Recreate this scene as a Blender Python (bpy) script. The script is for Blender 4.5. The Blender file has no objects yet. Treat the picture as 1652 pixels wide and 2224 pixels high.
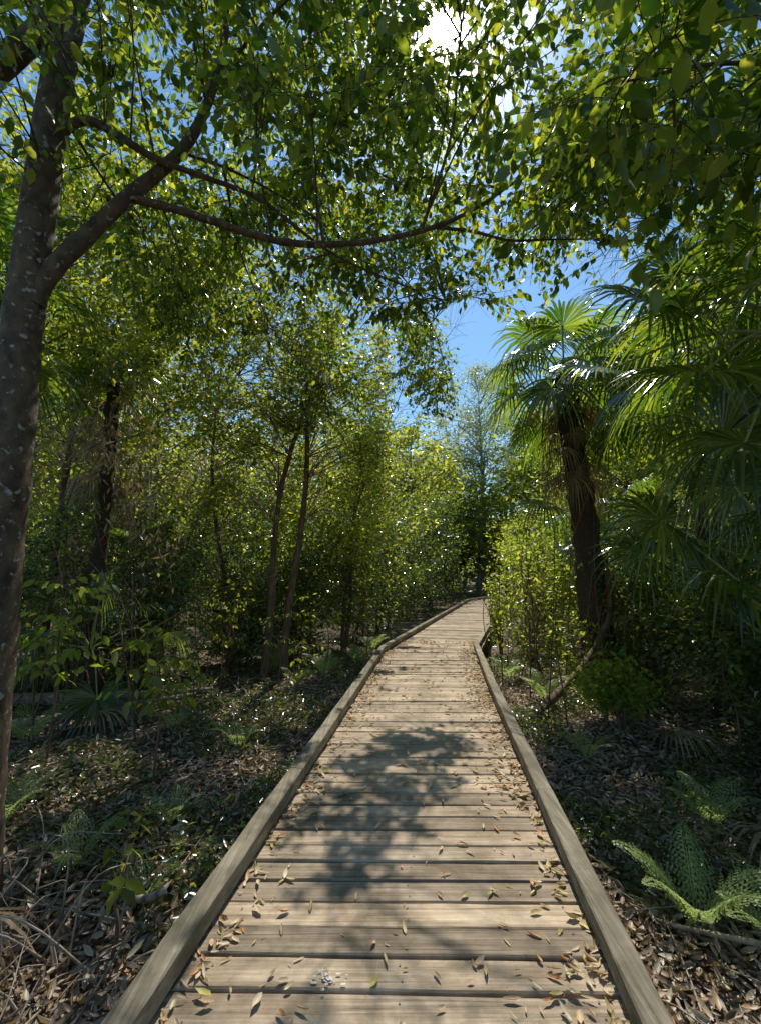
import bpy, math, numpy as np
from mathutils import Vector
rng = np.random.default_rng(7)
sc = bpy.context.scene
AZ = math.radians(9.9); EL = math.radians(56.1)
SUN = np.array([math.sin(AZ)*math.cos(EL), math.cos(AZ)*math.cos(EL), math.sin(EL)])
KX, KY = SUN[0]/SUN[2], SUN[1]/SUN[2]

# ------------------------------------------------------------------ helpers
def nrm(v): return v/np.maximum(np.linalg.norm(v, axis=-1, keepdims=True), 1e-9)
def nz(x, y, f=1.0, s=0.0):
    x = x*f+s*3.1; y = y*f+s*1.7
    return (np.sin(x*1.3+2.1*np.sin(y*.7+s))+np.sin(y*1.7+1.3*np.sin(x*1.1+1+s))+np.sin((x+y)*2.3+s)*.6+np.sin((x-y)*3.1+2*s)*.5)/3.1
def mk(name, parts, mats, parent=None, smooth=True):
    parts = [p for p in parts if len(p[0])]
    me = bpy.data.meshes.new(name)
    V = []; L = []; LS = []; MI = []; vo = 0; lo = 0
    for v, fs, m in parts:
        V.append(v)
        for f in fs:
            f = np.asarray(f, dtype=np.int64); k = f.shape[1]
            L.append((f+vo).ravel()); LS.append(lo+np.arange(len(f))*k); MI.append(np.full(len(f), m)); lo += f.size
        vo += len(v)
    V = np.concatenate(V).astype(np.float32); L = np.concatenate(L).astype(np.int32)
    LS = np.concatenate(LS).astype(np.int32); MI = np.concatenate(MI).astype(np.int32)
    me.vertices.add(len(V)); me.vertices.foreach_set('co', V.ravel())
    me.loops.add(len(L)); me.loops.foreach_set('vertex_index', L)
    me.polygons.add(len(LS)); me.polygons.foreach_set('loop_start', LS)
    for m in mats: me.materials.append(m)
    me.polygons.foreach_set('material_index', MI)
    me.polygons.foreach_set('use_smooth', np.full(len(LS), smooth))
    me.update(calc_edges=True); me.validate()
    ob = bpy.data.objects.new(name, me); sc.collection.objects.link(ob)
    if parent: ob.parent = parent
    return ob
def empty(name):
    e = bpy.data.objects.new(name, None); sc.collection.objects.link(e); e.empty_display_size = .2; return e

NEAR_V = np.array([(0,0,0),(.22,.36,.08),(.58,.44,.09),(1,0,-.15),(.58,-.44,.09),(.22,-.36,.08),(.3,0,0),(.65,0,-.03)])
NEAR_F = [np.array([(6,7,2,1),(6,5,4,7)]), np.array([(0,6,1),(0,5,6),(7,3,2),(7,4,3)])]
FAR_V = np.array([(0,0,0),(.45,.5,.12),(1,0,0),(.45,-.5,.12)])
FAR_F = [np.array([(0,2,1),(0,3,2)])]
CURL_V = np.array([(0,0,.15),(.22,.3,.3),(.58,.38,.42),(1,.05,.55),(.62,-.32,.38),(.22,-.3,.3),(.3,0,.02),(.65,0,.08)])
def inst(tv, tf, P, A, N, L, W):
    n = len(P)
    if n == 0: return (np.zeros((0,3)), [])
    A = nrm(A); Y = nrm(np.cross(N, A)); Z = np.cross(A, Y)
    L = np.broadcast_to(L, n)[:,None,None]; W = np.broadcast_to(W, n)[:,None,None]
    V = P[:,None,:]+tv[None,:,0,None]*L*A[:,None,:]+tv[None,:,1,None]*W*Y[:,None,:]+tv[None,:,2,None]*W*Z[:,None,:]
    k = len(tv); off = (np.arange(n)*k)[:,None,None]
    return V.reshape(-1,3), [(f[None]+off).reshape(-1, f.shape[1]) for f in tf]
def cat(pts, n):
    pts = np.asarray(pts, float)
    P = np.vstack([2*pts[0]-pts[1], pts, 2*pts[-1]-pts[-2]])
    m = len(pts)-1; t = np.linspace(0, m-1e-6, n); i = t.astype(int); u = (t-i)[:,None]
    p0,p1,p2,p3 = P[i],P[i+1],P[i+2],P[i+3]
    return .5*((2*p1)+(-p0+p2)*u+(2*p0-5*p1+4*p2-p3)*u*u+(-p0+3*p1-3*p2+p3)*u**3)
def tube(pts, r, sides=8, n=None, jit=.06):
    pts = np.asarray(pts, float); r = np.atleast_1d(np.asarray(r, float))
    if n is None: n = len(pts)*4
    C = cat(pts, n); R = np.interp(np.linspace(0,1,n), np.linspace(0,1,len(r)), r)
    T = nrm(np.gradient(C, axis=0))
    ref = np.array([.31,.87,.11]) if abs(T[:,2]).mean() > .6 else np.array([.05,.1,1.])
    U = nrm(np.cross(T, ref)); W = np.cross(T, U)
    a = np.linspace(0, 2*math.pi, sides, endpoint=False)
    rr = R[:,None]*(1+rng.normal(0, jit, (n, sides)))
    V = C[:,None,:]+rr[:,:,None]*(np.cos(a)[None,:,None]*U[:,None,:]+np.sin(a)[None,:,None]*W[:,None,:])
    i = np.arange(n-1)[:,None]*sides; j = np.arange(sides)[None]; k = (j+1)%sides
    F = np.stack([i+j, i+k, i+sides+k, i+sides+j], -1).reshape(-1,4)
    return V.reshape(-1,3), [F]
def deck_cx(y):
    y = np.asarray(y, float)
    a = .038+(y-1.68)*.132
    b = .90+(y-8.2)*.33
    c = .90+(21-8.2)*.33+(y-21)*.75
    return np.where(y < 8.2, a, np.where(y < 21, b, c))
def gh(x, y):
    d = np.abs(x-deck_cx(y))
    return -.30+.05*nz(x,y,1.1)+.025*nz(x,y,3.7,2.)+.012*nz(x,y,9.,1.)-.10*np.exp(-(d/1.6)**2)+.02*np.clip(d-3,0,60)
LIT = [(1.85,2.6,.75),(2.0,1.7,.8),(-1.7,6.0,.85),(-4.3,5.6,1.0),(-2.8,4.2,.65),(-1.7,1.8,.7),(-2.7,2.9,.5),(2.5,6.6,.75),(2.6,8.2,.8),(-1.15,4.5,.25),(-3.0,6.9,.6),(-3.8,7.8,.6),(2.5,.8,.9),(2.6,3.9,.7),(-1.3,7.6,.4),(-1.35,3.2,.25)]
def keep(P, fleck=True):
    x, y, z = P[:,0], P[:,1], P[:,2]
    sx = x-KX*z; sy = y-KY*z
    d = np.abs(sx-deck_cx(sy)); rnd = rng.random(len(P))
    k = np.ones(len(P), bool)
    if fleck:
        k &= ~((nz(sx, sy, 1.3, 4.) > .50) & (rnd < .9))
        k &= ~(((nz(sx, sy, 4.3, 9.) > .42) | (nz(sx, sy, 8.5, 6.) > .55)) & (rnd < .95))
    for (cx_,cy_,r_) in LIT:
        k &= ~(((sx-cx_)**2+(sy-cy_)**2 < (r_*(1+.35*nz(sx,sy,5.,2.)))**2) & (nz(sx,sy,7.,1.5) > -.45))
    c1 = (d < 1.08+.12*nz(sx,sy,5.,3.)) & (sy > 1.25) & (sy < 8.6)
    dap = (((sx-.10-.42*(sy-3.4))/.56)**2+((sy-3.45)/1.15)**2 < 1+.6*nz(sx,sy,5.,1.)) & (nz(sx,sy,9.,5.) > -.3) & (rnd < .97)
    dap2 = (nz(sx,sy,3.1,3.) > .5) & (sy > 5.0) & (nz(sx,sy,9.,5.) > -.1) & (rnd < .8)
    edge = (d > .80) & (nz(sx,sy,2.5,7.) > .30)
    k &= ~(c1 & ~dap & ~dap2 & ~edge)
    c2 = (d < 1.05) & (sy >= 8.6) & (sy < 20)
    k &= ~(c2 & (nz(sx,sy,2.6,2.) > .0))
    k &= ~((sx+.18)**2+(sy+1.03)**2 < .15**2)
    k &= ~((z < 2.3) & (np.abs(x-deck_cx(y)) < 1.04) & (y < 24))
    return k

# ------------------------------------------------------------------ materials
def newmat(name):
    m = bpy.data.materials.new(name); m.use_nodes = True; nt = m.node_tree; nt.nodes.clear()
    return m, nt, nt.nodes, nt.links
def ramp(N, stops, interp='LINEAR'):
    r = N.new('ShaderNodeValToRGB'); e = r.color_ramp; e.interpolation = interp
    while len(e.elements) < len(stops): e.elements.new(.5)
    for i,(p,c) in enumerate(stops):
        e.elements[i].position = p; e.elements[i].color = (*c, 1)
    return r
def leafmat(name, cols, tcols, fac=.42, rough=.38, spec=.5):
    m, nt, N, L = newmat(name)
    g = N.new('ShaderNodeNewGeometry'); out = N.new('ShaderNodeOutputMaterial')
    r1 = ramp(N, [(i/(len(cols)-1), c) for i,c in enumerate(cols)])
    r2 = ramp(N, [(i/(len(tcols)-1), c) for i,c in enumerate(tcols)])
    L.new(g.outputs['Random Per Island'], r1.inputs[0]); L.new(g.outputs['Random Per Island'], r2.inputs[0])
    p = N.new('ShaderNodeBsdfPrincipled'); p.inputs['Roughness'].default_value = rough
    p.inputs['Specular IOR Level'].default_value = spec
    t = N.new('ShaderNodeBsdfTranslucent'); mx = N.new('ShaderNodeMixShader'); mx.inputs[0].default_value = fac
    L.new(r1.outputs[0], p.inputs['Base Color']); L.new(r2.outputs[0], t.inputs[0])
    L.new(p.outputs[0], mx.inputs[1]); L.new(t.outputs[0], mx.inputs[2]); L.new(mx.outputs[0], out.inputs[0])
    return m
def bark(name, c1, c2, scale=14, lichen=0, zs=.25):
    m, nt, N, L = newmat(name)
    out = N.new('ShaderNodeOutputMaterial'); p = N.new('ShaderNodeBsdfPrincipled'); p.inputs['Roughness'].default_value = .85
    tc = N.new('ShaderNodeTexCoord'); mp = N.new('ShaderNodeMapping'); mp.inputs['Scale'].default_value = (1,1,zs)
    n = N.new('ShaderNodeTexNoise'); n.inputs['Scale'].default_value = scale; n.inputs['Detail'].default_value = 8
    L.new(tc.outputs['Object'], mp.inputs[0]); L.new(mp.outputs[0], n.inputs[0])
    r = ramp(N, [(.3,c1),(.7,c2)]); L.new(n.outputs[0], r.inputs[0]); col = r.outputs[0]
    if lichen:
        v = N.new('ShaderNodeTexNoise'); v.inputs['Scale'].default_value = 26; v.inputs['Detail'].default_value = 4
        L.new(tc.outputs['Object'], v.inputs[0])
        lr = ramp(N, [(.60,(0,0,0)),(.68,(.85,.85,.85))]); L.new(v.outputs[0], lr.inputs[0])
        mix = N.new('ShaderNodeMixRGB'); mix.inputs[2].default_value = (.32,.31,.25,1)
        L.new(lr.outputs[0], mix.inputs[0]); L.new(col, mix.inputs[1]); col = mix.outputs[0]
    L.new(col, p.inputs['Base Color'])
    b = N.new('ShaderNodeBump'); b.inputs['Strength'].default_value = .8; b.inputs['Distance'].default_value = .015
    L.new(n.outputs[0], b.inputs['Height']); L.new(b.outputs[0], p.inputs['Normal']); L.new(p.outputs[0], out.inputs[0])
    return m
def woodmat(name, stops, moss=.5, sx=1.6, sy=55.):
    m, nt, N, L = newmat(name)
    out = N.new('ShaderNodeOutputMaterial'); p = N.new('ShaderNodeBsdfPrincipled'); p.inputs['Roughness'].default_value = .8
    p.inputs['Specular IOR Level'].default_value = .3
    tc = N.new('ShaderNodeTexCoord'); g = N.new('ShaderNodeNewGeometry')
    comb = N.new('ShaderNodeCombineXYZ'); mu = N.new('ShaderNodeMath'); mu.operation = 'MULTIPLY'; mu.inputs[1].default_value = 37.
    L.new(g.outputs['Random Per Island'], mu.inputs[0]); L.new(mu.outputs[0], comb.inputs[0]); L.new(mu.outputs[0], comb.inputs[2])
    add = N.new('ShaderNodeVectorMath'); L.new(tc.outputs['Object'], add.inputs[0]); L.new(comb.outputs[0], add.inputs[1])
    mp = N.new('ShaderNodeMapping'); mp.inputs['Scale'].default_value = (sx, sy, 20); L.new(add.outputs[0], mp.inputs[0])
    n = N.new('ShaderNodeTexNoise'); n.inputs['Scale'].default_value = 1.; n.inputs['Detail'].default_value = 9; n.inputs['Roughness'].default_value = .65; n.inputs['Distortion'].default_value = .6
    L.new(mp.outputs[0], n.inputs[0])
    r = ramp(N, stops); L.new(n.outputs[0], r.inputs[0])
    tr = ramp(N, [(0,(.64,.60,.54)),(.5,(.96,.92,.86)),(1,(1.22,1.13,1.0))]); L.new(g.outputs['Random Per Island'], tr.inputs[0])
    m1 = N.new('ShaderNodeMixRGB'); m1.blend_type = 'MULTIPLY'; m1.inputs[0].default_value = 1; L.new(r.outputs[0], m1.inputs[1]); L.new(tr.outputs[0], m1.inputs[2])
    n2 = N.new('ShaderNodeTexNoise'); n2.inputs['Scale'].default_value = 2.6; n2.inputs['Detail'].default_value = 7; n2.inputs['Roughness'].default_value = .7
    L.new(tc.outputs['Object'], n2.inputs[0])
    sr = ramp(N, [(.38,(.50,.48,.43)),(.6,(1,1,1))]); L.new(n2.outputs[0], sr.inputs[0])
    m2 = N.new('ShaderNodeMixRGB'); m2.blend_type = 'MULTIPLY'; m2.inputs[0].default_value = .85; L.new(m1.outputs[0], m2.inputs[1]); L.new(sr.outputs[0], m2.inputs[2])
    n3 = N.new('ShaderNodeTexNoise'); n3.inputs['Scale'].default_value = 4.3; n3.inputs['Detail'].default_value = 8; n3.inputs['Roughness'].default_value = .75
    L.new(add.outputs[0], n3.inputs[0])
    mr = ramp(N, [(.54,(0,0,0)),(.70,(moss,moss,moss))]); L.new(n3.outputs[0], mr.inputs[0])
    m3 = N.new('ShaderNodeMixRGB'); m3.inputs[2].default_value = (.10,.10,.045,1); L.new(mr.outputs[0], m3.inputs[0]); L.new(m2.outputs[0], m3.inputs[1])
    L.new(m3.outputs[0], p.inputs['Base Color'])
    b = N.new('ShaderNodeBump'); b.inputs['Strength'].default_value = .8; b.inputs['Distance'].default_value = .006
    L.new(n.outputs[0], b.inputs['Height']); L.new(b.outputs[0], p.inputs['Normal']); L.new(p.outputs[0], out.inputs[0])
    return m
def plain(name, c, rough=.7):
    m, nt, N, L = newmat(name); out = N.new('ShaderNodeOutputMaterial'); p = N.new('ShaderNodeBsdfPrincipled')
    n = N.new('ShaderNodeTexNoise'); n.inputs['Scale'].default_value = 30
    r = ramp(N, [(.3, tuple(v*.75 for v in c)), (.7, tuple(min(1,v*1.2) for v in c))]); L.new(n.outputs[0], r.inputs[0])
    L.new(r.outputs[0], p.inputs['Base Color']); p.inputs['Roughness'].default_value = rough; L.new(p.outputs[0], out.inputs[0]); return m

M_near = leafmat('canopy_leaf', [(.022,.048,.011),(.042,.078,.015),(.09,.125,.022)], [(.10,.20,.01),(.36,.52,.025),(1.,.97,.07)], .46, .28, .6)
M_mid = leafmat('broad_leaf', [(.04,.065,.017),(.075,.105,.024),(.14,.155,.04)], [(.22,.32,.02),(.62,.68,.045),(1.,.93,.08)], .5, .3, .6)
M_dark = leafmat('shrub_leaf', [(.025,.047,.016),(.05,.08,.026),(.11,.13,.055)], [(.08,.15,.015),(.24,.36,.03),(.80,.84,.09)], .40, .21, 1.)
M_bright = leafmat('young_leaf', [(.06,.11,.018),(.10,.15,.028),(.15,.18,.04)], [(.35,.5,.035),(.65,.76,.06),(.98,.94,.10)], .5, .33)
M_euc = leafmat('eucalyptus_leaf', [(.09,.12,.06),(.13,.16,.08),(.18,.2,.11)], [(.45,.52,.18),(.58,.64,.24),(.72,.74,.3)], .45, .4)
M_palm = leafmat('palm_leaf', [(.02,.048,.014),(.04,.08,.02),(.08,.125,.03)], [(.10,.22,.012),(.26,.44,.025),(.75,.84,.06)], .36, .20, 1.)
M_fern = leafmat('fern_leaf', [(.16,.24,.07),(.24,.31,.12)], [(.6,.76,.2),(.75,.86,.28)], .45, .45)
M_dead = leafmat('dry_leaf', [(.07,.045,.025),(.22,.155,.095),(.46,.36,.25),(.32,.17,.06),(.64,.56,.44),(.12,.08,.05),(.50,.42,.30)], [(.35,.2,.08),(.5,.35,.15),(.6,.45,.22)], .18, .45, .5)
M_fall = leafmat('fallen_leaf', [(.18,.10,.04),(.48,.36,.18),(.66,.54,.33),(.50,.20,.04),(.72,.62,.42),(.34,.22,.11),(.58,.52,.13)], [(.4,.25,.1),(.5,.35,.12)], .15, .5, .4)
M_deadfrond = leafmat('dead_frond', [(.10,.065,.036),(.26,.18,.10),(.46,.36,.23)], [(.35,.22,.08),(.55,.38,.17)], .25, .5, .45)
M_bark1 = bark('smooth_bark', (.034,.021,.012), (.14,.090,.050), 16, 1, .6)
M_bark2 = bark('brown_bark', (.06,.032,.018), (.21,.12,.065), 20)
M_bark3 = bark('pale_bark', (.14,.12,.10), (.36,.32,.27), 6)
M_ptrunk = bark('palm_trunk_bark', (.025,.016,.011), (.095,.055,.032), 25, 0, 3.)
M_stick = bark('dead_wood', (.13,.095,.065), (.46,.38,.28), 22)
M_petiole = plain('palm_petiole', (.25,.28,.11), .33)
M_plank = woodmat('weathered_plank', [(.25,(.14,.107,.078)),(.42,(.36,.29,.215)),(.6,(.54,.45,.345)),(.8,(.70,.61,.49))], .45)
M_kerb = woodmat('weathered_kerb', [(.25,(.10,.09,.065)),(.5,(.28,.25,.185)),(.75,(.48,.43,.335))], .85, 45., 1.8)
M_joist = plain('joist', (.05,.038,.025))
M_steel = plain('screw', (.10,.09,.08), .5)
M_white = plain('dropping', (.6,.58,.53))

# ------------------------------------------------------------------ ground
M_g, nt, N, L = newmat('forest_soil')
out = N.new('ShaderNodeOutputMaterial'); p = N.new('ShaderNodeBsdfPrincipled'); p.inputs['Roughness'].default_value = .95
tc = N.new('ShaderNodeTexCoord')
n = N.new('ShaderNodeTexNoise'); n.inputs['Scale'].default_value = 1.4; n.inputs['Detail'].default_value = 9; L.new(tc.outputs['Object'], n.inputs[0])
v = N.new('ShaderNodeTexVoronoi'); v.inputs['Scale'].default_value = 26; L.new(tc.outputs['Object'], v.inputs[0])
r = ramp(N, [(.3,(.04,.03,.02)),(.5,(.10,.076,.05)),(.7,(.22,.17,.115))]); L.new(n.outputs[0], r.inputs[0])
vr = ramp(N, [(0,(.5,.45,.4)),(.5,(1,1,1)),(1,(1.7,1.5,1.2))])
sep = N.new('ShaderNodeSeparateColor'); L.new(v.outputs['Color'], sep.inputs[0]); L.new(sep.outputs[0], vr.inputs[0])
mx = N.new('ShaderNodeMixRGB'); mx.blend_type = 'MULTIPLY'; mx.inputs[0].default_value = .9; L.new(r.outputs[0], mx.inputs[1]); L.new(vr.outputs[0], mx.inputs[2])
L.new(mx.outputs[0], p.inputs['Base Color'])
b = N.new('ShaderNodeBump'); b.inputs['Distance'].default_value = .03; L.new(v.outputs['Distance'], b.inputs['Height']); L.new(b.outputs[0], p.inputs['Normal'])
L.new(p.outputs[0], out.inputs[0])
t = np.linspace(-1,1,281); gx = np.sign(t)*(14*np.abs(t)+350*np.abs(t)**6)
X, Y = np.meshgrid(gx, gx+6); Z = gh(X, Y); Z = np.where(np.hypot(X,Y-6) > 60, np.minimum(Z, 1.2), Z)
nn = len(t); idx = np.arange(nn*nn).reshape(nn,nn)
F = np.stack([idx[:-1,:-1], idx[:-1,1:], idx[1:,1:], idx[1:,:-1]], -1).reshape(-1,4)
mk('ground', [(np.stack([X,Y,Z],-1).reshape(-1,3), [F], 0)], [M_g])

# ------------------------------------------------------------------ boardwalk
BW = empty('boardwalk')
parts = []; scr = []
HW = .90
def plank(y0, tilt, wid=.130):
    cx = float(deck_cx(y0)); j = rng.normal(0,.003); th = .038
    hl = HW+rng.normal(0,.006); hr = HW+rng.normal(0,.006); ti = rng.normal(0,.002); tw = rng.normal(0,.0016)
    ca, sa = math.cos(tilt), math.sin(tilt)
    nx = 9; xs = np.linspace(-hl, hr, nx); e1 = rng.normal(0,.0018,nx); e2 = rng.normal(0,.0018,nx)
    V = []
    for i in range(nx):
        zz = j+ti*xs[i]
        for (yy, z) in ((-wid/2+e1[i], zz-th), (wid/2+e2[i], zz-th), (wid/2+e2[i], zz-.005), (wid/2+e2[i]-.005, zz+tw), (-wid/2+e1[i]+.005, zz-tw), (-wid/2+e1[i], zz-.005)):
            V.append((cx+xs[i]*ca+yy*sa, y0-xs[i]*sa+yy*ca, z))
    F = []
    for i in range(nx-1):
        for k in range(6):
            k2 = (k+1)%6; F.append((i*6+k, (i+1)*6+k, (i+1)*6+k2, i*6+k2))
    caps = np.array([(0,1,2,3,4,5), tuple((nx-1)*6+k for k in (5,4,3,2,1,0))])
    parts.append((np.array(V), [np.array(F), caps], 0))
    if y0 < 8:
        for sx_ in (-.72, 0.02, .74):
            for sy_ in (-.035,.035):
                a = np.linspace(0, 2*math.pi, 8, endpoint=False); cxx = cx+sx_+rng.normal(0,.006); cyy = y0+sy_+rng.normal(0,.004)
                scr.append((np.stack([cxx+.0045*np.cos(a), cyy+.0045*np.sin(a), np.full(8, j+.0045)],-1), [np.arange(8)[None]], 0))
y = -1.5
while y < 26:
    tilt = .012 if y < 8.0 else min(.012+(y-8.)*.25, .20)
    plank(y, tilt+rng.normal(0,.003)); y += .14
mk('planks', parts, [M_plank], BW, False)
mk('screws', scr, [M_steel], BW, False)
parts = []; blk = []
def rail(x0,y0,x1,y1,w=.10,h=.085,z0=.035,lst=parts):
    d = np.array([x1-x0,y1-y0]); d /= np.linalg.norm(d); s = np.array([d[1],-d[0]])*w/2
    c = 0.007; V = []
    n = 13
    for i in range(n):
        tt = i/(n-1); cx = x0+(x1-x0)*tt+rng.normal(0,.0015); cy = y0+(y1-y0)*tt; dz = rng.normal(0,.0015)
        for (a,z) in ((-1,z0),(1,z0),(1,z0+h-c),(1-2*c/w,z0+h),(-1+2*c/w,z0+h),(-1,z0+h-c)):
            V.append((cx+s[0]*a, cy+s[1]*a, z+dz+rng.normal(0,.0006)))
    F = []
    for i in range(n-1):
        for k in range(6):
            k2 = (k+1)%6; F.append((i*6+k, i*6+k2, (i+1)*6+k2, (i+1)*6+k))
    caps = np.array([(5,4,3,2,1,0), tuple((n-1)*6+k for k in range(6))])
    lst.append((np.array(V), [np.array(F), caps], 0))
for side in (-1, 1):
    off = HW-.035
    ys = [-1.5, .9, 3.3, 5.7, 8.2 if side < 0 else 8.45, 10.9, 13.4, 15.9, 18.4, 21, 23.4, 26]
    if side > 0: ys[1:4] = [.3, 3.0, 5.6]
    for a, b_ in zip(ys[:-1], ys[1:]):
        rail(float(deck_cx(a))+side*off, a+.004, float(deck_cx(b_))+side*off, b_-.004)
        for q in np.arange(a+.15, b_-.1, .75):
            xq = float(deck_cx(q))+side*off; xq2 = float(deck_cx(q+.16))+side*off
            rail(xq, q, xq2, q+.16, .085, .030, .004, blk)
    for a, b_ in zip(ys[:-1], ys[1:]):
        rail(float(deck_cx(a))+side*(HW-.06), a, float(deck_cx(b_))+side*(HW-.06), b_, .06, .16, -.205, blk)
mk('kerb_rails', parts, [M_kerb], BW, False)
mk('bearers_and_blocks', blk, [M_joist], BW, False)

# ------------------------------------------------------------------ foliage builders
def randdir(n, zmean=-.25, zs=.5):
    a = rng.random(n)*2*math.pi
    return nrm(np.stack([np.cos(a), np.sin(a), rng.normal(zmean, zs, n)], -1))
def randup(n, j=.65):
    return nrm(np.array([0,0,1.])+rng.normal(0, j, (n,3)))
def crown(name, base, fork_z, C, R, nsites, nleaf, ll, sig, mat, bmat, tr=.1, near=False, aspect=.5, stems=1, cull=True, bot=.0, droop=-.45, jn=1.0):
    E = empty(name); C = np.array(C,float); R = np.array(R,float); base = np.array([base[0], base[1], gh(base[0],base[1])-.1])
    wood = []; anchors = []
    for s in range(stems):
        b0 = base+np.array([rng.normal(0,.12),rng.normal(0,.12),0])*(stems > 1)
        tgt = C+np.array([rng.normal(0,.25)*R[0]*(stems>1)*1.6, rng.normal(0,.25)*R[1]*(stems>1), R[2]*.65])
        mid = b0*.5+tgt*.5+np.array([rng.normal(0,.3)*R[0]*.5, rng.normal(0,.3)*R[1]*.5,0])
        mid[:2] = mid[:2]*.7+b0[:2]*.3
        P = [b0, b0*.72+mid*.28+np.append(rng.normal(0,.06,2),0), mid, tgt]
        wood.append((*tube(P, [tr*1.15, tr*.9, tr*.6, tr*.12], 9, 18), 0))
        anchors.append(cat(P, 24))
    A = np.concatenate(anchors)
    A = A[A[:,2] > min(fork_z, A[:,2].max()-.3)]
    u = nrm(rng.normal(0,1,(nsites,3)))*(rng.random((nsites,1))**.42)
    S = C+u*R
    S = S[S[:,2] > bot]
    for q in S:
        dd = np.linalg.norm(A-q, axis=1)+np.maximum(0, A[:,2]-q[2]+.2*R[2])*1.5
        a = A[np.argmin(dd)]
        L_ = np.linalg.norm(q-a)
        m = (a+q)/2+np.array([0,0,.15*L_])+rng.normal(0,.11,3)*L_
        wood.append((*tube([a, m, q], [max(.005,tr*.22*min(1,L_/R[0])), max(.004,tr*.11), .003], 4, 7), 0))
    mk('trunk', wood, [bmat], E)
    per = rng.poisson(nleaf/max(1,len(S)), len(S))
    sizes = np.repeat(sig*rng.uniform(.6,1.35,len(S)), per)
    P = np.repeat(S, per, axis=0)+rng.normal(0,1,(per.sum(),3))*sizes[:,None]*np.array([1,1,.7])
    P = P[P[:,2] > gh(P[:,0],P[:,1])+.03]
    if cull: P = P[keep(P)]
    n = len(P); Ls = ll*rng.uniform(.6,1.3,n)
    tv, tf = (NEAR_V, NEAR_F) if near else (FAR_V, FAR_F)
    v, f = inst(tv, tf, P, randdir(n, droop), randup(n, jn), Ls, Ls*aspect*rng.uniform(.8,1.2,n))
    mk('foliage', [(v, f, 0)], [mat], E, near)
    return E

# ---- near tree (left trunk with the arching limbs over the path)
T = empty('broadleaf_tree')
wood = []
trunk = [(-2.13,2.4,-.5),(-2.15,2.4,.6),(-2.158,2.4,1.5),(-2.157,2.4,2.18),(-2.174,2.4,3.04),(-2.159,2.4,3.99),(-2.12,2.4,5.03),(-2.0,2.45,6.4),(-1.9,2.7,7.6)]
wood.append((*tube(trunk, [.17,.135,.12,.11,.10,.094,.086,.065,.03], 18, 70, .03), 0))
stem = [(-2.13,2.4,3.15),(-2.09,2.42,3.35),(-1.885,2.5,3.75),(-1.697,2.55,4.05),(-1.374,2.6,4.48),(-1.229,2.65,5.0),(-1.176,2.7,5.63),(-1.23,2.75,6.6)]
wood.append((*tube(stem, [.07,.062,.05,.046,.038,.032,.026,.012], 10, 40, .04), 0))
droopb = [(-1.70,2.55,4.04),(-1.344,2.6,3.98),(-.913,2.65,3.86),(-.569,2.7,3.82),(-.085,2.75,3.88),(.42,2.8,4.05),(.789,2.9,4.33),(1.117,3,4.64),(1.5,3.2,4.9)]
wood.append((*tube(droopb, [.028,.026,.024,.022,.02,.017,.013,.01,.005], 8, 50, .05), 0))
twig2 = [(.40,2.8,4.04),(.7,2.9,4.09),(1.0,2.95,4.06),(1.348,3.0,4.11),(1.8,3.1,4.2)]
wood.append((*tube(twig2, [.014,.012,.01,.008,.004], 7, 24, .04), 0))
brB = [(-2.08,2.4,4.38),(-1.88,2.4,4.45),(-1.534,2.5,4.30),(-1.265,2.6,4.265),(-.875,2.7,4.18),(-.51,2.9,4.02),(-.244,3.1,3.99),(.21,3.3,3.93),(.6,3.6,4.0)]
wood.append((*tube(brB, [.034,.028,.022,.018,.015,.012,.010,.008,.004], 8, 44, .04), 0))
limbL = [(-3.2,2.25,3.9),(-2.75,2.3,4.35),(-2.43,2.3,4.74),(-2.17,2.36,5.1)]
wood.append((*tube([(-2.15,2.38,5.25)]+limbL[2::-1], [.075,.07,.06,.05], 12, 24, .03), 0))
up1 = [(-.4,2.72,3.83),(-.5,2.9,4.6),(-.3,3.1,5.3),(-.1,3.4,6.0),(.1,3.6,6.8)]
up2 = [(.3,2.78,4.0),(.5,2.6,4.6),(.55,2.3,5.2),(.8,2.2,5.9)]
up3 = [(-1.2,2.65,5.1),(-.8,2.5,5.4),(-.3,2.3,5.6),(.2,2.1,5.8),(.7,2.0,6.1)]
up4 = [(-1.18,2.7,5.6),(-1.0,3.2,6.2),(-.6,3.8,6.7),(.1,4.4,7.0)]
up5 = [(-1.4,2.6,4.45),(-1.2,3.2,4.9),(-.8,4.0,5.3),(-.3,4.8,5.5),(.3,5.4,5.6),(.9,6.4,5.3),(1.2,7.2,4.9)]
up6 = [(-2.15,2.45,4.6),(-2.4,3.4,4.9),(-2.5,4.6,5.1),(-2.6,5.8,5.0),(-2.4,6.8,4.8)]
up7 = [(-1.3,3.1,4.85),(-1.5,4.2,4.9),(-1.4,5.4,4.7),(-1.0,6.6,4.5)]
for q in (up1,up2,up3,up4,up5,up6,up7): wood.append((*tube(q, [.014,.011,.008,.006,.003], 6, 30, .04), 0))
lm = [cat(np.array(q), 40) for q in (trunk[5:], stem[3:], droopb, twig2, brB, up1, up2, up3, up4, up5, up6, up7)]
ANCH = np.concatenate(lm)
leafP, leafA, leafN, leafL = [], [], [], []
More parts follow.
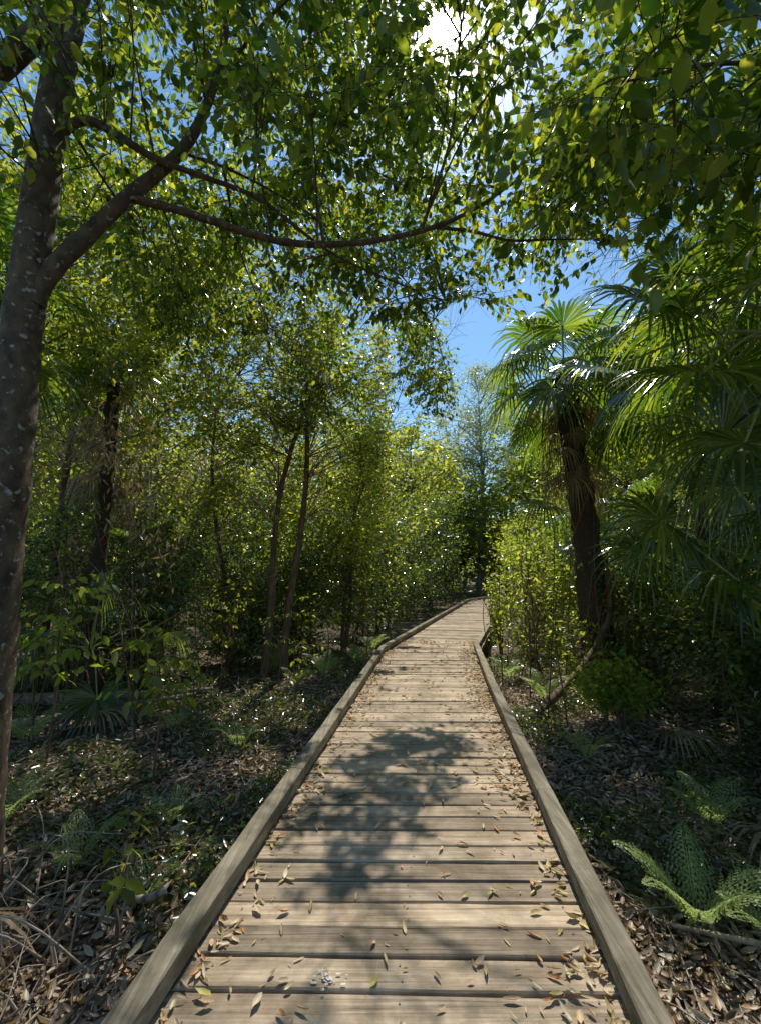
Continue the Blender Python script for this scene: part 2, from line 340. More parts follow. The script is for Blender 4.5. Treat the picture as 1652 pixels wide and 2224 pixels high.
def spray(s, d, length, nl, ll, droop=.5, rad=.0026):
    n = 6; pts = [s]; dd = np.array(d, float)
    for i in range(n-1):
        pts.append(pts[-1]+nrm(dd)*length/(n-1)); dd = dd+np.array([0,0,-droop/n])+rng.normal(0,.13,3)
    pts = np.array(pts); wood.append((*tube(pts, [rad, .001], 3, 7, 0), 0))
    tt = np.linspace(.12,1,nl); C = np.stack([np.interp(tt, np.linspace(0,1,n), pts[:,k]) for k in range(3)],-1)
    tg = nrm(np.gradient(C, axis=0)); side = nrm(np.cross(tg, [0,0,1.]))*(((np.arange(nl)%2)*2-1)[:,None])
    A = side*.8+tg*.6+np.array([0,0,-.8])+rng.normal(0,.35,(nl,3))
    leafP.append(C); leafA.append(A); leafN.append(randup(nl,.7)+side*.4); leafL.append(ll*rng.uniform(.6,1.2,nl))
def near_canopy(n_sub, n_spray, box, ll, cond, anch=None, nl=11, maxL=1.7):
    an = ANCH if anch is None else anch
    lo, hi = np.array(box[0]), np.array(box[1]); c = 0; tries = 0
    while c < n_sub and tries < n_sub*60:
        tries += 1
        q = lo+rng.random(3)*(hi-lo)
        if not cond(q): continue
        a = an[np.argmin(np.linalg.norm(an-q,axis=1)+.3*np.maximum(0,an[:,2]-q[2]))]
        L_ = np.linalg.norm(q-a)
        if L_ > maxL: continue
        c += 1
        m = (a+q)/2+rng.normal(0,.035,3)*L_+np.array([0,0,.07*L_])
        path = cat([a,m,q],12); wood.append((*tube([a,m,q], [min(.008,.003+.004*L_),.0045,.0025], 5, 13, .03), 0))
        for k in range(n_spray):
            s = path[rng.integers(5,12)]; d = nrm(rng.normal(0,1,3)*np.array([1,1,.5])+.5*nrm(q-a))
            spray(s, d, rng.uniform(.3,.65), nl, ll)
def cond1(q):
    x,y,z = q; e = (z-1.55)/y
    if e < .60+.25*max(0, x/y): return False
    if x < .9 and e < 1.3 and y < 2.95: return False
    lat = x/y
    pr = 1.0
    if lat > .2 and e > 1.0: pr = .75
    if .15 < lat < .55 and e < .95: pr = .34
    if lat > .55: pr = .5
    return rng.random() < pr
near_canopy(420, 9, ((-2.9,1.4,3.95),(2.3,5.8,7.2)), .085, cond1)
near_canopy(125, 8, ((-3.4,4.2,3.7),(1.0,7.4,6.4)), .085, lambda q: (q[2]-1.55)/q[1] > .33 and q[0]/q[1] < .15)
near_canopy(34, 8, ((0.3,5.2,4.0),(1.7,8.0,6.0)), .085, lambda q: q[0]/q[1] < .2)
P = np.concatenate(leafP); A = np.concatenate(leafA); Nn = np.concatenate(leafN); Ls = np.concatenate(leafL)
k = keep(P, False) & (keep(P, True) | (P[:,0] > -.5) | (rng.random(len(P)) < .4))
P,A,Nn,Ls = P[k],A[k],Nn[k],Ls[k]
mk('trunk_and_limbs', wood, [M_bark1], T)
v,f = inst(NEAR_V, NEAR_F, P, A, Nn, Ls, Ls*.58)
mk('foliage', [(v,f,0)], [M_near], T)

# ---- overhanging branch top right (large leaves close to the viewer)
T2 = empty('broadleaf_tree'); wood = []; leafP, leafA, leafN, leafL = [], [], [], []
t2 = [(3.3,1.6,-.5),(3.2,1.6,1.5),(3.05,1.6,3.2),(2.8,1.7,4.6),(2.4,1.9,6.0),(2.2,2.1,7.2)]
wood.append((*tube(t2, [.13,.11,.09,.07,.05,.02], 12, 40, .03), 0))
b1 = [(3.0,1.6,3.35),(2.4,1.5,3.5),(1.8,1.45,3.55),(1.3,1.4,3.5),(.9,1.35,3.35)]
b2 = [(2.85,1.7,4.5),(2.3,2.1,4.5),(1.8,2.5,4.4),(1.3,2.8,4.2),(1.0,3.0,4.0)]
b3 = [(2.6,1.8,5.3),(1.9,1.9,5.4),(1.3,2.1,5.3),(.9,2.3,5.2)]
b4 = [(2.9,1.65,4.0),(3.0,2.4,4.4),(3.0,3.2,4.8),(2.8,4.0,5.2)]
for q in (b1,b2,b3,b4): wood.append((*tube(q, [.02,.015,.011,.007,.004][:len(q)], 7, 26, .04), 0))
an2 = np.concatenate([cat(np.array(q),30) for q in (b1,b2,b3,b4,t2[3:])])
near_canopy(36, 5, ((.75,1.1,3.15),(2.6,1.9,3.9)), .105, lambda q: q[0]/q[1] > .5 and (q[2]-1.55)/q[1] > .95, an2, 8)
near_canopy(145, 9, ((1.3,1.8,3.7),(4.5,5.2,7.2)), .09, lambda q: q[0]/q[1] > .52 and (q[2]-1.55)/q[1] > .74, an2)
P = np.concatenate(leafP); A = np.concatenate(leafA); Nn = np.concatenate(leafN); Ls = np.concatenate(leafL)
k = keep(P, False) & (keep(P, True) | (rng.random(len(P)) < .6)); P,A,Nn,Ls = P[k],A[k],Nn[k],Ls[k]
mk('trunk_and_limbs', wood, [M_bark1], T2)
v,f = inst(NEAR_V, NEAR_F, P, A, Nn, Ls, Ls*.64)
mk('foliage', [(v,f,0)], [M_near], T2)

# ---- slim trees beyond the first bend (left)
crown('lilly_pilly_tree', (-1.75,7.5), 2.2, (-1.5,8.4,4.9), (2.6,1.8,3.4), 170, 38000, .10, .30, M_mid, M_bark2, .075, stems=2)
crown('lilly_pilly_tree', (-2.9,8.6), 2.2, (-3.6,9.4,5.3), (2.5,2.0,4.0), 150, 34000, .11, .32, M_mid, M_bark2, .06)
crown('lilly_pilly_tree', (-.9,9.8), 1.8, (-.2,10.6,4.6), (1.8,1.8,3.5), 120, 25000, .11, .30, M_mid, M_bark2, .05, stems=2)
crown('lilly_pilly_tree', (-5.2,6.6), 2.0, (-5.2,7.4,5.6), (2.5,2.0,3.6), 120, 24000, .11, .32, M_mid, M_bark2, .07)
crown('lilly_pilly_tree', (-4.3,4.7), 2.6, (-4.3,5.0,5.7), (1.9,1.6,2.2), 80, 14000, .09, .30, M_mid, M_bark2, .06)

# ---- shrubs, left
for (x,y,r,h,n) in [(-3.4,10.2,1.5,3.6,12000),(-5.4,8.6,1.5,3.4,11000),(-7.6,8.6,1.6,3.6,9000),(-1.7,10.7,1.3,3.2,10000),
                    (-.6,10.6,.9,2.4,6500),(.0,13.2,1.2,3.6,6500),(.9,16.2,1.5,4.2,6500),(2.2,19.5,1.6,4.6,5500),
                    (-6.6,6.4,1.2,2.6,7000),(-4.3,7.7,1.1,2.9,9000),(-2.9,8.5,.9,2.2,7500),(-5.3,5.3,.9,2.2,6000),(-1.9,8.9,.9,1.9,6500),(-3.5,6.9,.7,2.4,6500),(-4.4,6.3,.8,2.8,6500),(-2.6,7.7,.5,1.1,3500)]:
    crown('shrub', (x,y), .3, (x,y,h*.5), (r,r,h*.55), 60, n, .095 if y < 12 else .13, .22*r**.5, M_dark, M_bark2, .03, stems=3, bot=-.1)
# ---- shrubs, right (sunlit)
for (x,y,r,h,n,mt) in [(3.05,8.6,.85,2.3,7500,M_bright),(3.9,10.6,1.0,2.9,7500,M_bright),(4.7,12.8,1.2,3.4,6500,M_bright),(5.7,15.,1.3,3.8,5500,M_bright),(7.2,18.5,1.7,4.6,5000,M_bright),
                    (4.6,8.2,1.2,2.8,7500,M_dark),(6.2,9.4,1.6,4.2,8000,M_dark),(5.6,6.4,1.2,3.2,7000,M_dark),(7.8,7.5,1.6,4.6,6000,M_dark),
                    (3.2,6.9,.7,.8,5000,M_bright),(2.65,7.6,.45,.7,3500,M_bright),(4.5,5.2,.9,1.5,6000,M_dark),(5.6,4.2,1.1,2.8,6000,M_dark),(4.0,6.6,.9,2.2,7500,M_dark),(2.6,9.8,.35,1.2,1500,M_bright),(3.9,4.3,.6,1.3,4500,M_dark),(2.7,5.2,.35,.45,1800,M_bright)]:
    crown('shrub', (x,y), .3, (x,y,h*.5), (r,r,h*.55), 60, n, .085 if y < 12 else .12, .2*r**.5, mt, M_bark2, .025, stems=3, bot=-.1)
# ---- taller trees behind
for (x,y,h,r,n,mt) in [(-9,16,13,3.2,8000,M_euc),(-5,19,13,3.4,8000,M_euc),(-13,14,13,3.6,8000,M_mid),(-1.2,21,11.5,2.8,8000,M_euc),(2.0,25,11,2.8,8000,M_mid),
                       (-7.5,11,10,2.8,12000,M_mid),(8.6,36,20,4.2,20000,M_euc),(13,38,17,3.8,8000,M_euc),(5.0,33,13,2.8,7000,M_euc),(11.5,27,12,3.4,7000,M_mid),
                       (9.5,17,11,3.2,8000,M_mid),(7.4,12.8,9,2.3,9000,M_mid),(8.2,9.2,9.5,2.6,11000,M_dark),(12,13,12,3.2,7000,M_dark),(5.8,6.6,8.4,2.1,14000,M_mid),(6.5,4.0,7.5,2.1,9000,M_dark)]:
    euc = mt is M_euc
    crown('eucalyptus_tree' if euc else 'rainforest_tree', (x,y), h*.3, (x+rng.normal(0,.2),y,h*.60), (r,r,h*.40), 90, n, .13 if y < 12 else (.19 if y < 22 else .28), .38*(r/2.5), mt, M_bark3 if euc else M_bark2, .05+.009*h, aspect=.38 if euc else .5, bot=1.)
# ---- forest understorey mass, both sides
def mass(name, nc, per, xr, yr, hf, mat, ok, lscale, sig=.35):
    y = yr[0]+rng.random(nc*4)**.8*(yr[1]-yr[0]); x = xr[0]+rng.random(nc*4)*(xr[1]-xr[0])
    k = ok(x,y); x,y = x[k][:nc], y[k][:nc]
    z = rng.random(len(x))**.9*hf(x,y); S = np.stack([x,y,z],-1)
    P = np.repeat(S, per, axis=0)+rng.normal(0,sig,(len(S)*per,3))*np.array([1,1,.7])
    P = P[(P[:,2] > gh(P[:,0],P[:,1])+.03) & (np.abs(P[:,0]-deck_cx(P[:,1])) > 1.05)]
    P = P[keep(P)]; n = len(P); Ls = (.06+lscale*P[:,1])*rng.uniform(.6,1.3,n)
    v,f = inst(FAR_V, FAR_F, P, randdir(n,-.4), randup(n,1.), Ls, Ls*.52); 
    stems = []
    for q in S[rng.permutation(len(S))[:200]]:
        stems.append((*tube([(q[0]+rng.normal(0,.3),q[1],-.3),(q[0],q[1]+rng.normal(0,.2),q[2]*.5),q],[.02,.012,.004],4,8,.04),0))
    E = empty(name); mk('stems', stems, [M_bark2], E); mk('foliage', [(v,f,0)], [mat], E, False)
mass('forest_understorey', 1200, 66, (-16,5), (8.8,30), lambda x,y: 2.6+.20*(y-8)+.8*nz(x,y,.8), M_dark, lambda x,y: (x < deck_cx(y)-1.5), .0055)
mass('forest_understorey', 950, 64, (1,18), (7.5,30), lambda x,y: 2.6+.20*(y-8)+.8*nz(x,y,.8), M_dark, lambda x,y: (x > deck_cx(y)+1.7), .0055)
# distant belt of forest closing the view
E = empty('distant_forest'); PP = []; wood = []
for ang in np.arange(-70, 71, 3.6):
    for layer in (0,1):
        hh = rng.uniform(7,9.5) if 7.5 < ang < 18 else rng.uniform(11,14)+4*layer
        D = rng.uniform(31,36)+layer*10; a = math.radians(ang+layer*1.8); bx, by = D*math.sin(a), D*math.cos(a)
        wood.append((*tube([(bx,by,-.5),(bx+.3,by,hh*.5),(bx,by,hh*.9)], [.22,.15,.05], 6, 8), 0))
        S = np.array([bx,by,hh*.48])+nrm(rng.normal(0,1,(46,3)))*rng.random((46,1))**.4*np.array([2.9,2.6,hh*.52])
        PP.append(np.repeat(S, 30, axis=0)+rng.normal(0,.6,(46*30,3)))
P = np.concatenate(PP); P = P[P[:,2] > -.3]; n = len(P)
v,f = inst(FAR_V, FAR_F, P, randdir(n), randup(n,1.), .58*rng.uniform(.6,1.3,n), .30)
mk('trunk', wood, [M_bark3], E); mk('foliage', [(v,f,0)], [M_mid], E, False)

# ------------------------------------------------------------------ fan palms
def fan(H, d, nrmv, R, k=38, spread=150, droop=.35, fuse=.42):
    d = nrm(np.array(d,float)); nv = np.array(nrmv,float); nv = nrm(nv-d*np.dot(nv,d)); s = np.cross(nv, d)
    th = np.radians(np.linspace(-spread, spread, k))+rng.normal(0,.012,k)
    Rk = R*(.80+.20*np.cos(th*.55))*rng.uniform(.92,1.05,k)
    dirs = np.cos(th)[:,None]*d+np.sin(th)[:,None]*s
    side = -np.sin(th)[:,None]*d+np.cos(th)[:,None]*s
    ts = np.array([.03, fuse, .62, .82, 1.0]); da = math.radians(2*spread/k)/2
    ws = np.array([.03*da, fuse*da*1.0, .62*da*.55, .82*da*.28, .003])
    V = np.zeros((k, 5, 3, 3)); dr = droop*rng.uniform(.6,1.5,k)
    for i,(t,w) in enumerate(zip(ts,ws)):
        z = .10*math.sin(t*2.2)*R
        c = H+dirs*(Rk*t*(1-.10*t))[:,None]+nv*z*np.cos(th*.5)[:,None]
        c = c+np.array([0,0,-1.])*(dr*R*max(0,t-.35)**2*1.9)[:,None]
        w_ = (w*Rk)[:,None]
        V[:,i,1] = c+nv*(.35*w_)
        V[:,i,0] = c-side*w_; V[:,i,2] = c+side*w_
    V = V.reshape(-1,3); F = []
    for i in range(4):
        for j in range(2): F.append((i*3+j, i*3+j+1, (i+1)*3+j+1, (i+1)*3+j))
    F = np.array(F); F = (F[None]+(np.arange(k)*15)[:,None,None]).reshape(-1,4)
    return V, [F]
def palm(base, top, fans, R=.75, tr=.13, skirt=0, pet=1.2, seed=1, extra=None, trunk=True, elmin=-30):
    E = empty('cabbage_palm'); top = np.array(top,float); b0 = np.array([base[0],base[1],gh(base[0],base[1])-.1])
    w = []; lv = []; dv = []; pt = []
    if trunk:
        w.append((*tube([b0, b0*.5+top*.5+np.array([.05,.03,0]), top], [tr*1.3,tr,tr*.9], 14, 60, .09), 0))
    ga = 2.399
    for i in range(fans):
        el = math.radians(75-(75-elmin)*(i+.5)/fans+rng.normal(0,6)); az = i*ga+seed
        d = np.array([math.cos(az)*math.cos(el), math.sin(az)*math.cos(el), math.sin(el)])
        p1 = top+d*pet*.55+np.array([0,0,.08]); p2 = top+d*pet+np.array([0,0,-.12*pet])
        pt.append((*tube([top+d*.04,p1,p2], [.016,.011,.008], 5, 10, 0), 0))
        fd = nrm(nrm(p2-p1)+np.array([0,0,-.25])); up = np.array([0,0,1.])+.3*d
        lv.append((*fan(p2, fd, up, R*rng.uniform(.85,1.1), droop=rng.uniform(.25,.8)), 0))
    for (h, d, nn_, r_) in (extra or []):
        h = np.array(h,float); m = (h+top)/2+np.array([0,0,.15])
        pt.append((*tube([top, m, h], [.018,.013,.009], 5, 14, 0), 0))
        lv.append((*fan(h, d, nn_, r_, k=42, droop=rng.uniform(.3,.55)), 0))
    for i in range(skirt):
        az = rng.random()*2*math.pi; z0 = top[2]-rng.uniform(.0,1.6)
        c = np.array([top[0], top[1], z0]); d = np.array([math.cos(az), math.sin(az), rng.uniform(-2.5,-.8)])
        rr = rng.uniform(.2,.45); p2 = c+np.array([math.cos(az)*rr, math.sin(az)*rr, rng.uniform(-.5,-.15)])
        pt.append((*tube([c,(c+p2)/2+np.array([0,0,.1]),p2], [.012,.01,.008], 4, 6, 0), 1))
        dv.append((*fan(p2, d, (math.cos(az), math.sin(az), .5), rng.uniform(.3,.5), k=22, spread=70, droop=.8, fuse=.25), 0))
    if w: mk('trunk', w, [M_ptrunk], E)
    mk('petioles', pt, [M_petiole, M_deadfrond], E)
    if lv: mk('fronds', lv, [M_palm], E, False)
    if dv: mk('dead_fronds', dv, [M_deadfrond], E, False)
    return E
palm((3.45,6.9), (3.15,6.9,4.8), 20, .85, .20, 30, .95, 1, extra=[((2.45,6.3,2.5),(-1,-.15,.0),(.05,-.45,1),.6)], elmin=-45)
palm((3.5,3.05), (3.3,3.0,3.35), 15, .78, .10, 0, .95, 2.6, extra=[((2.3,3.3,3.75),(-.7,.2,.35),(.1,-.8,.8),.85),((2.4,3.0,3.0),(-.9,-.1,-.2),(-.1,-.6,1),.8),((2.7,3.5,4.2),(-.4,.2,.8),(-.1,-1,.4),.75),((2.05,3.7,3.35),(-1,.1,.1),(.05,-.6,1),.65),((2.3,2.2,4.35),(-.4,-.1,.6),(-.1,-.9,.5),.6),((2.75,3.1,2.5),(-.8,-.1,-.3),(-.2,-.6,1),.75)], elmin=-15)
palm((4.3,3.8), (3.9,3.6,1.0), 9, .8, .15, 4, 1.5, .4, extra=[((2.9,4.2,3.0),(-.5,0,.4),(-.4,-.6,.7),.7)], elmin=30)
palm((4.1,3.1), (4.1,3.1,-.2), 5, .8, .1, 0, 2.2, 1.9, extra=[((2.6,3.9,2.0),(-.7,.2,.3),(-.2,-.7,.7),.7),((3.0,3.6,2.7),(-.3,.1,.7),(-.4,-.7,.5),.8),((2.85,4.6,1.7),(-.8,.2,.2),(-.2,-.7,.7),.65),((3.3,3.9,2.9),(-.2,.1,.8),(-.3,-.8,.4),.8),((3.1,4.0,1.5),(-.6,0,.3),(-.3,-.6,.8),.55),((2.8,3.3,2.2),(-.5,.1,.6),(-.4,-.7,.5),.5)], trunk=False, elmin=40)
palm((4.4,5.6), (4.1,5.4,3.9), 14, .85, .13, 6, 1.0, .9)
palm((4.9,8.8), (4.9,8.8,2.4), 10, .8, .14, 6, 1.0, 3)
palm((5.4,4.6), (5.3,4.5,5.1), 12, .85, .13, 8, 1.0, 3.7)
palm((-4.3,6.3), (-4.1,6.2,4.4), 11, .55, .10, 14, .55, 4)
palm((-4.3,3.6), (-4.2,3.7,4.3), 11, .75, .13, 8, .9, 5)
palm((-4.6,8.2), (-4.5,8.2,1.5), 10, .7, .13, 4, .9, 6)
palm((-3.9,6.0), (-3.9,5.9,.5), 9, .6, .1, 3, .9, 1.2)
palm((-2.6,12.4), (-2.6,12.4,2.0), 10, .8, .13, 4, .9, 7)
palm((-2.75,2.3), (-2.75,2.3,-.15), 6, .45, .08, 0, .45, 8, trunk=False)
palm((2.75,2.5), (3.05,2.4,.0), 5, .5, .08, 0, .35, 9, trunk=False, elmin=20)
# dead fronds lying on the ground beside the boards
dv = []
for (x,y,ax,ay,r_) in [(-1.75,2.1,-.6,-.5,.5),(-2.1,2.3,.5,-.9,.55),(-1.5,1.6,-.9,.1,.5),(-1.9,1.5,.4,.6,.45),(2.1,2.0,.6,.4,.5),(2.6,3.0,-.3,-.8,.5),(-2.4,1.7,.3,.8,.5),(3.0,4.6,.2,-1,.55),(-3.4,3.6,.9,-.3,.55),(-3.3,5.2,1,.1,.5)]:
    dv.append((*fan(np.array([x,y,float(gh(np.float64(x),np.float64(y)))+.18]), (ax,ay,.05), (.1,-.1,1), r_, k=24, spread=75, droop=.45, fuse=.25), 0))
mk('fallen_palm_fronds', dv, [M_deadfrond], None, False)
# brown hanging debris caught in the left understorey
S = np.array([-3.6,5.3,2.9])+rng.normal(0,1,(26,3))*np.array([.7,.35,.6])
P = np.repeat(S,45,axis=0)+rng.normal(0,1,(26*45,3))*np.array([.13,.13,.25]); n = len(P)
v,f = inst(FAR_V, FAR_F, P, np.array([0,0,-1.])+rng.normal(0,.5,(n,3)), rng.normal(0,1,(n,3)), .12*rng.uniform(.6,1.4,n), .032)
mk('hanging_dead_leaves', [(v,f,0)], [M_deadfrond], None, False)

# ------------------------------------------------------------------ ferns
def fern(x, y, n=7, Lf=.5, name='fern'):
    z0 = float(gh(np.float64(x), np.float64(y))); st = []; P=[];A=[];Nn=[];Ln=[]
    for i in range(n):
        az = i*2*math.pi/n+rng.normal(0,.3); d = np.array([math.cos(az),math.sin(az),0]); L_ = Lf*rng.uniform(.75,1.15)
        t = np.linspace(0,1,20)[:,None]
        C = np.array([x,y,z0])+d*L_*(t**1.15)*.78+np.array([0,0,1.])*L_*(1.6*t-.85*t*t)
        st.append((*tube(C[::5], [.004,.001], 4, 14, 0), 0))
        tg = nrm(np.gradient(C,axis=0)); sd = nrm(np.cross(tg,[0,0,1.])); nn_ = np.cross(sd,tg)
        for j in range(4,19):
            tt = j/19; pl = L_*.40*(1-tt)**.75*min(1,tt*2.6)
            for s in (-1,1):
                pd = nrm(sd[j]*s+tg[j]*.5+np.array([0,0,-.2])+rng.normal(0,.06,3)); m = max(2,int(pl/.020))
                q = (np.arange(m)+.5)/m
                for s2 in (-1,1):
                    base = C[j]+pd*(q*pl)[:,None]
                    ax = nrm(s2*np.cross(nn_[j],pd)+pd*.6)
                    P.append(base); A.append(np.repeat(ax[None],m,0)); Nn.append(np.repeat(nn_[j][None],m,0)+rng.normal(0,.25,(m,3))); Ln.append(.032*(1.1-q)*(Lf/.5))
    P=np.concatenate(P);A=np.concatenate(A);Nn=np.concatenate(Nn);Ln=np.concatenate(Ln)
    E = empty(name); mk('stalks', st, [M_petiole], E); v,f = inst(FAR_V,FAR_F,P,A,Nn,Ln,.016*Lf/.5); mk('fronds', [(v,f,0)], [M_fern], E, False)
for a in [(1.66,2.5,9,.46),(1.95,2.25,7,.42),(2.35,3.3,7,.4),(-1.55,3.4,6,.32),(-1.9,2.9,7,.35),(-1.45,4.6,6,.35),(-2.7,3.3,7,.4),(2.3,6.2,8,.5),(2.7,5.4,7,.42),(2.15,7.4,8,.45),(-.95,7.6,8,.5),(-.45,8.6,8,.5),(-1.3,6.9,7,.4),(-2.3,5.0,6,.35),(-1.35,2.7,6,.28),(2.0,4.4,6,.35),(-3.6,4.6,7,.45),(-.2,9.8,8,.6),(-1.9,7.9,8,.6)]:
    fern(*a)

# ------------------------------------------------------------------ saplings
def sapling(x,y,h,n,ll,mat):
    global wood, leafP, leafA, leafN, leafL
    wood=[]; leafP,leafA,leafN,leafL=[],[],[],[]
    z0=float(gh(np.float64(x),np.float64(y))); tr=[(x,y,z0-.05),(x+.03,y,z0+h*.4),(x-.03,y+.05,z0+h*.7),(x+.05,y,z0+h)]
    wood.append((*tube(tr,[.012,.009,.006,.003],6,16,.04),0)); C=cat(tr,30)
    for i in range(n):
        s=C[rng.integers(12,30)]; a=rng.random()*6.28; spray(s,(math.cos(a),math.sin(a),.35),rng.uniform(.25,.5),7,ll,.7)
    E=empty('sapling'); mk('stems',wood,[M_bark2],E); v,f=inst(NEAR_V,NEAR_F,np.concatenate(leafP),np.concatenate(leafA),np.concatenate(leafN),np.concatenate(leafL),np.concatenate(leafL)*.5)
    mk('foliage',[(v,f,0)],[mat],E)
for a in [(-2.0,4.0,1.35,26,.12,M_mid),(-3.1,4.2,1.7,32,.11,M_bright),(-1.15,5.9,.9,9,.09,M_mid),(-3.3,5.6,1.6,14,.09,M_dark),(2.15,6.4,2.6,18,.09,M_bright),(2.4,6.9,3.0,20,.09,M_bright),(-1.3,2.3,.42,4,.10,M_mid),(-.95,7.8,1.5,14,.08,M_bright),(3.4,4.3,1.2,12,.08,M_mid),(-2.05,1.95,.5,6,.09,M_mid),(-2.4,6.6,1.5,16,.1,M_mid),(-.3,9.3,1.8,16,.09,M_bright),(-1.5,8.2,1.3,14,.09,M_mid),(-2.6,7.6,1.6,16,.09,M_mid),(-2.3,5.4,1.0,12,.09,M_dark),(-1.6,6.9,1.1,12,.09,M_dark)]:
    sapling(*a)

# ------------------------------------------------------------------ logs, sticks
def log(name, pts, r, mat=M_stick, s=9): mk(name, [(*tube(pts, r, s, 30, .08), 0)], [mat])
log('leaning_branch', [(1.75,5.5,-.35),(2.1,5.7,-.18),(2.6,6.0,.08),(3.1,6.3,.45),(3.45,6.5,.95),(3.5,6.6,1.7)], [.05,.055,.05,.045,.04,.02], M_bark2)
log('fallen_log', [(-6.2,5.6,-.12),(-4.6,5.9,-.16),(-3.4,6.2,-.2),(-2.5,6.6,-.22)], [.09,.08,.06,.03])
log('fallen_log', [(-5,4.7,-.1),(-4.0,5.0,-.15),(-3.2,5.5,-.12),(-2.6,6.3,-.2)], [.05,.05,.04,.02])
log('fallen_branch', [(-2.9,2.6,-.2),(-2.4,2.35,.02),(-2.0,2.2,.02),(-1.6,1.9,-.15),(-1.5,1.5,-.3)], [.022,.02,.016,.012,.008])
log('fallen_branch', [(-1.5,2.75,-.36),(-1.3,2.6,-.25),(-1.08,2.42,-.08)], [.02,.02,.017])
log('fallen_branch', [(2.6,1.8,-.2),(2.1,2.1,-.18),(1.5,2.5,-.3)], [.022,.018,.01])
parts=[]
for i in range(1000):
    sd = rng.choice([-1,1]); y = rng.uniform(.8,8.5); x = float(deck_cx(y))+sd*(1.05+rng.exponential(1.1))
    a = rng.random()*6.28; l = rng.uniform(.12,.6); z = float(gh(np.float64(x),np.float64(y)))+.02
    d = np.array([math.cos(a),math.sin(a),rng.normal(.1,.18)])*l; p0 = np.array([x,y,z])
    if abs(p0[0]+d[0]-float(deck_cx(p0[1]+d[1]))) < .98: continue
    parts.append((*tube([p0,p0+d*.5+rng.normal(0,.03,3),p0+d],[rng.uniform(.003,.010),.002],5,6,.05),0))
mk('fallen_twigs', parts, [M_stick])
parts=[]
for i in range(200):
    p0=np.array([-1.8+rng.normal(0,.32),1.9+rng.normal(0,.35),-.35]); d=np.array([rng.normal(-.1,.5),rng.normal(0,.4),rng.uniform(.1,.6)])
    if p0[0]+d[0] > -1.05: continue
    parts.append((*tube([p0,p0+d*.5+rng.normal(0,.08,3),p0+d+np.array([rng.normal(-.1,.15),0,-.2])],[.007,.0015],5,10,.03),0))
mk('dry_brush', parts, [M_stick])
parts=[]
for i in range(60):
    x=rng.uniform(-5.5,-2.6); y=rng.uniform(4.5,7.5); h=rng.uniform(1.5,3.6); p0=np.array([x,y,-.3])
    parts.append((*tube([p0,p0+[rng.normal(0,.3),rng.normal(0,.2),h*.5],p0+[rng.normal(0,1.),rng.normal(0,.4),h]],[.010,.003],5,10,.03),0))
for i in range(40):
    x=rng.uniform(1.9,4.8); y=rng.uniform(5,9); h=rng.uniform(1.2,3.2); p0=np.array([max(x,float(deck_cx(y))+1.1),y,-.3])
    parts.append((*tube([p0,p0+[rng.normal(.1,.1),rng.normal(0,.2),h*.5],p0+[rng.uniform(0,.6),rng.normal(0,.4),h]],[.010,.003],5,10,.03),0))
mk('bare_stems', parts, [M_bark2])

# ------------------------------------------------------------------ leaf litter
n = 42000
y = rng.gamma(2.0,2.0,n)+.4; sd = rng.choice([-1,1],n); x = deck_cx(y)+sd*(.97+rng.exponential(1.7,n))
k = (y < 14); x,y = x[k],y[k]; P = np.stack([x,y,gh(x,y)+rng.uniform(.003,.05,len(x))],-1); n = len(P)
Ls = .065*rng.uniform(.5,1.5,n)
v,f = inst(CURL_V, NEAR_F, P, randdir(n,0,.25), randup(n,.45), Ls, Ls*.45)
mk('leaf_litter', [(v,f,0)], [M_dead])
n = 44000
y = rng.gamma(2.4,2.0,n)+.8; sd = rng.choice([-1,1],n); x = deck_cx(y)+sd*(1.02+rng.exponential(1.8,n))
k = (nz(x,y,1.6,8.) > -.15) & (y < 15) & ((y > 2.6) | (rng.random(n) < .3)); x,y = x[k],y[k]; P = np.stack([x,y,gh(x,y)+rng.uniform(.01,.26,len(x))*np.clip(.4+nz(x,y,1.6,8.),.1,1)],-1); n = len(P)
v,f = inst(FAR_V, FAR_F, P, randdir(n,.2,.4), randup(n,.5), .055*rng.uniform(.5,1.3,n), .028)
mk('groundcover', [(v,f,0)], [M_dark])
# leaves lying on the boards
n = 5600
y = rng.uniform(1.0,9.5,n); u = rng.random(n)
o = np.where(u < .45, .83-rng.exponential(.15,n), np.where(u < .68, -.83+rng.exponential(.12,n), rng.uniform(-.8,.8,n)))
k = (np.abs(o) < .83) & ((np.abs(o) > .55) | (rng.random(n) < .6)) & (rng.random(n) < .25+.4*(nz(o*0,y,2.2,1.)>-.1)+.2*(y>4))
o, y = o[k], y[k]; P = np.stack([deck_cx(y)+o, y, np.full(len(y), .007)],-1); n = len(P)
Ls = .050*rng.uniform(.35,1.5,n)
v,f = inst(CURL_V, NEAR_F, P, randdir(n,0,.08), randup(n,.25), Ls, Ls*.48*rng.uniform(.5,1.3,n))
mk('fallen_leaves', [(v,f,0)], [M_fall])
parts=[]
for i in range(26):
    r_ = .011 if i == 0 else rng.uniform(.0012,.006); c = np.array([-.20,1.83]) + (0 if i == 0 else rng.normal(0,.028,2)); a = np.linspace(0,2*math.pi,12,endpoint=False)
    rr = r_*(1+rng.normal(0,.3,12)); parts.append((np.stack([c[0]+rr*np.cos(a)*2.,c[1]+rr*np.sin(a),np.full(12,.0085+.0002*i)],-1),[np.arange(12)[None]],0))
mk('bird_dropping', parts, [M_white], None, False)

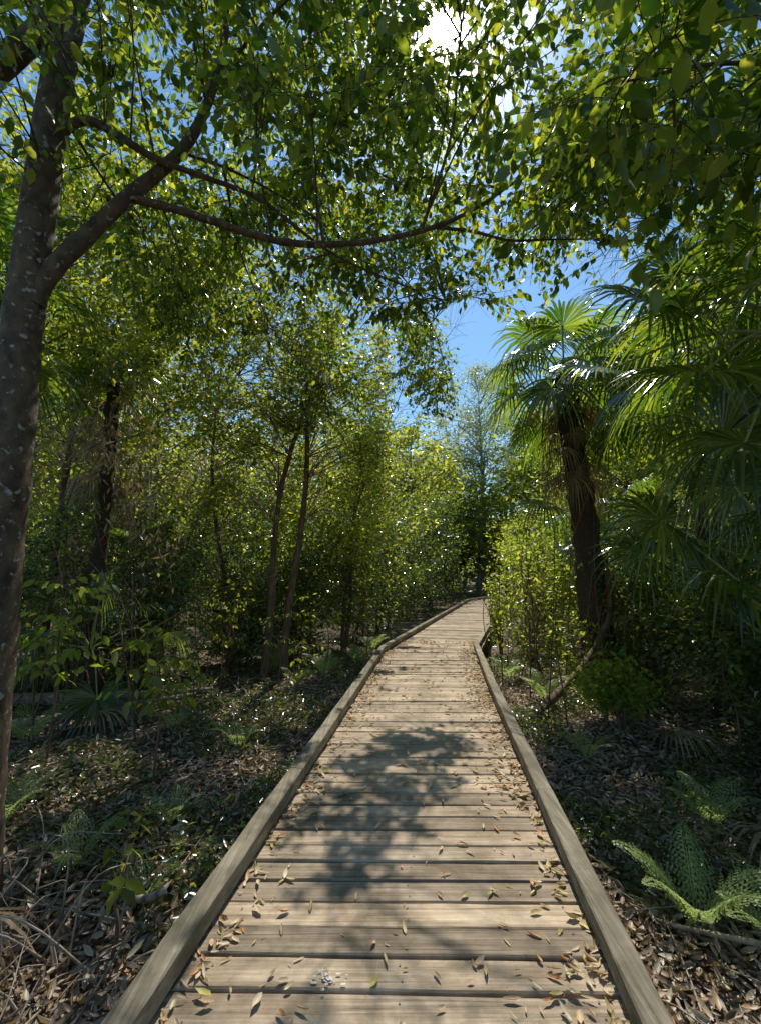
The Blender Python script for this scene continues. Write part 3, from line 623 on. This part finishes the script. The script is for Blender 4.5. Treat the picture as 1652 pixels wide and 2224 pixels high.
# ------------------------------------------------------------------ world, sun, camera
w = bpy.data.worlds.new('World'); sc.world = w; w.use_nodes = True; nt = w.node_tree; N = nt.nodes; L = nt.links
N.clear(); out = N.new('ShaderNodeOutputWorld'); bg = N.new('ShaderNodeBackground'); bg.inputs[1].default_value = .15
sky = N.new('ShaderNodeTexSky'); sky.sky_type = 'NISHITA'; sky.sun_disc = False; sky.sun_elevation = EL; sky.sun_rotation = AZ
sky.air_density = 1.1; sky.dust_density = .2; sky.ozone_density = 1.6
tm = N.new('ShaderNodeMixRGB'); tm.blend_type = 'MULTIPLY'; tm.inputs[0].default_value = 1; tm.inputs[2].default_value = (.76,1.0,1.08,1)
L.new(sky.outputs[0], tm.inputs[1]); L.new(tm.outputs[0], bg.inputs[0])
tc = N.new('ShaderNodeTexCoord'); dp = N.new('ShaderNodeVectorMath'); dp.operation = 'DOT_PRODUCT'; dp.inputs[1].default_value = tuple(SUN)
L.new(tc.outputs['Generated'], dp.inputs[0])
cl = N.new('ShaderNodeMath'); cl.operation = 'MAXIMUM'; cl.inputs[1].default_value = 0; L.new(dp.outputs['Value'], cl.inputs[0])
def powm(e, s):
    a = N.new('ShaderNodeMath'); a.operation = 'POWER'; a.inputs[1].default_value = e; L.new(cl.outputs[0], a.inputs[0])
    b = N.new('ShaderNodeMath'); b.operation = 'MULTIPLY'; b.inputs[1].default_value = s; L.new(a.outputs[0], b.inputs[0]); return b
a1 = powm(6000, 80.); a2 = powm(150, 2.4)
ad = N.new('ShaderNodeMath'); L.new(a1.outputs[0], ad.inputs[0]); L.new(a2.outputs[0], ad.inputs[1])
bg2 = N.new('ShaderNodeBackground'); bg2.inputs[0].default_value = (1,.97,.92,1); L.new(ad.outputs[0], bg2.inputs[1])
ads = N.new('ShaderNodeAddShader'); L.new(bg.outputs[0], ads.inputs[0]); L.new(bg2.outputs[0], ads.inputs[1]); L.new(ads.outputs[0], out.inputs[0])
sl = bpy.data.lights.new('sun', 'SUN'); sl.energy = 5.; sl.angle = math.radians(.5); sl.color = (1,.95,.87)
so = bpy.data.objects.new('sun', sl); sc.collection.objects.link(so); so.location = (5,20,30)
so.rotation_euler = Vector(tuple(-SUN)).to_track_quat('-Z','Y').to_euler()
cam = bpy.data.cameras.new('camera'); co = bpy.data.objects.new('camera', cam); sc.collection.objects.link(co)
co.location = (0,0,1.55); co.rotation_euler = (math.radians(97.7),0,0)
cam.sensor_fit = 'HORIZONTAL'; cam.sensor_width = 36; cam.lens = 20.05; cam.clip_end = 2000; cam.clip_start = .05
sc.camera = co
sc.view_settings.view_transform = 'Standard'; sc.view_settings.look = 'None'; sc.view_settings.exposure = 0
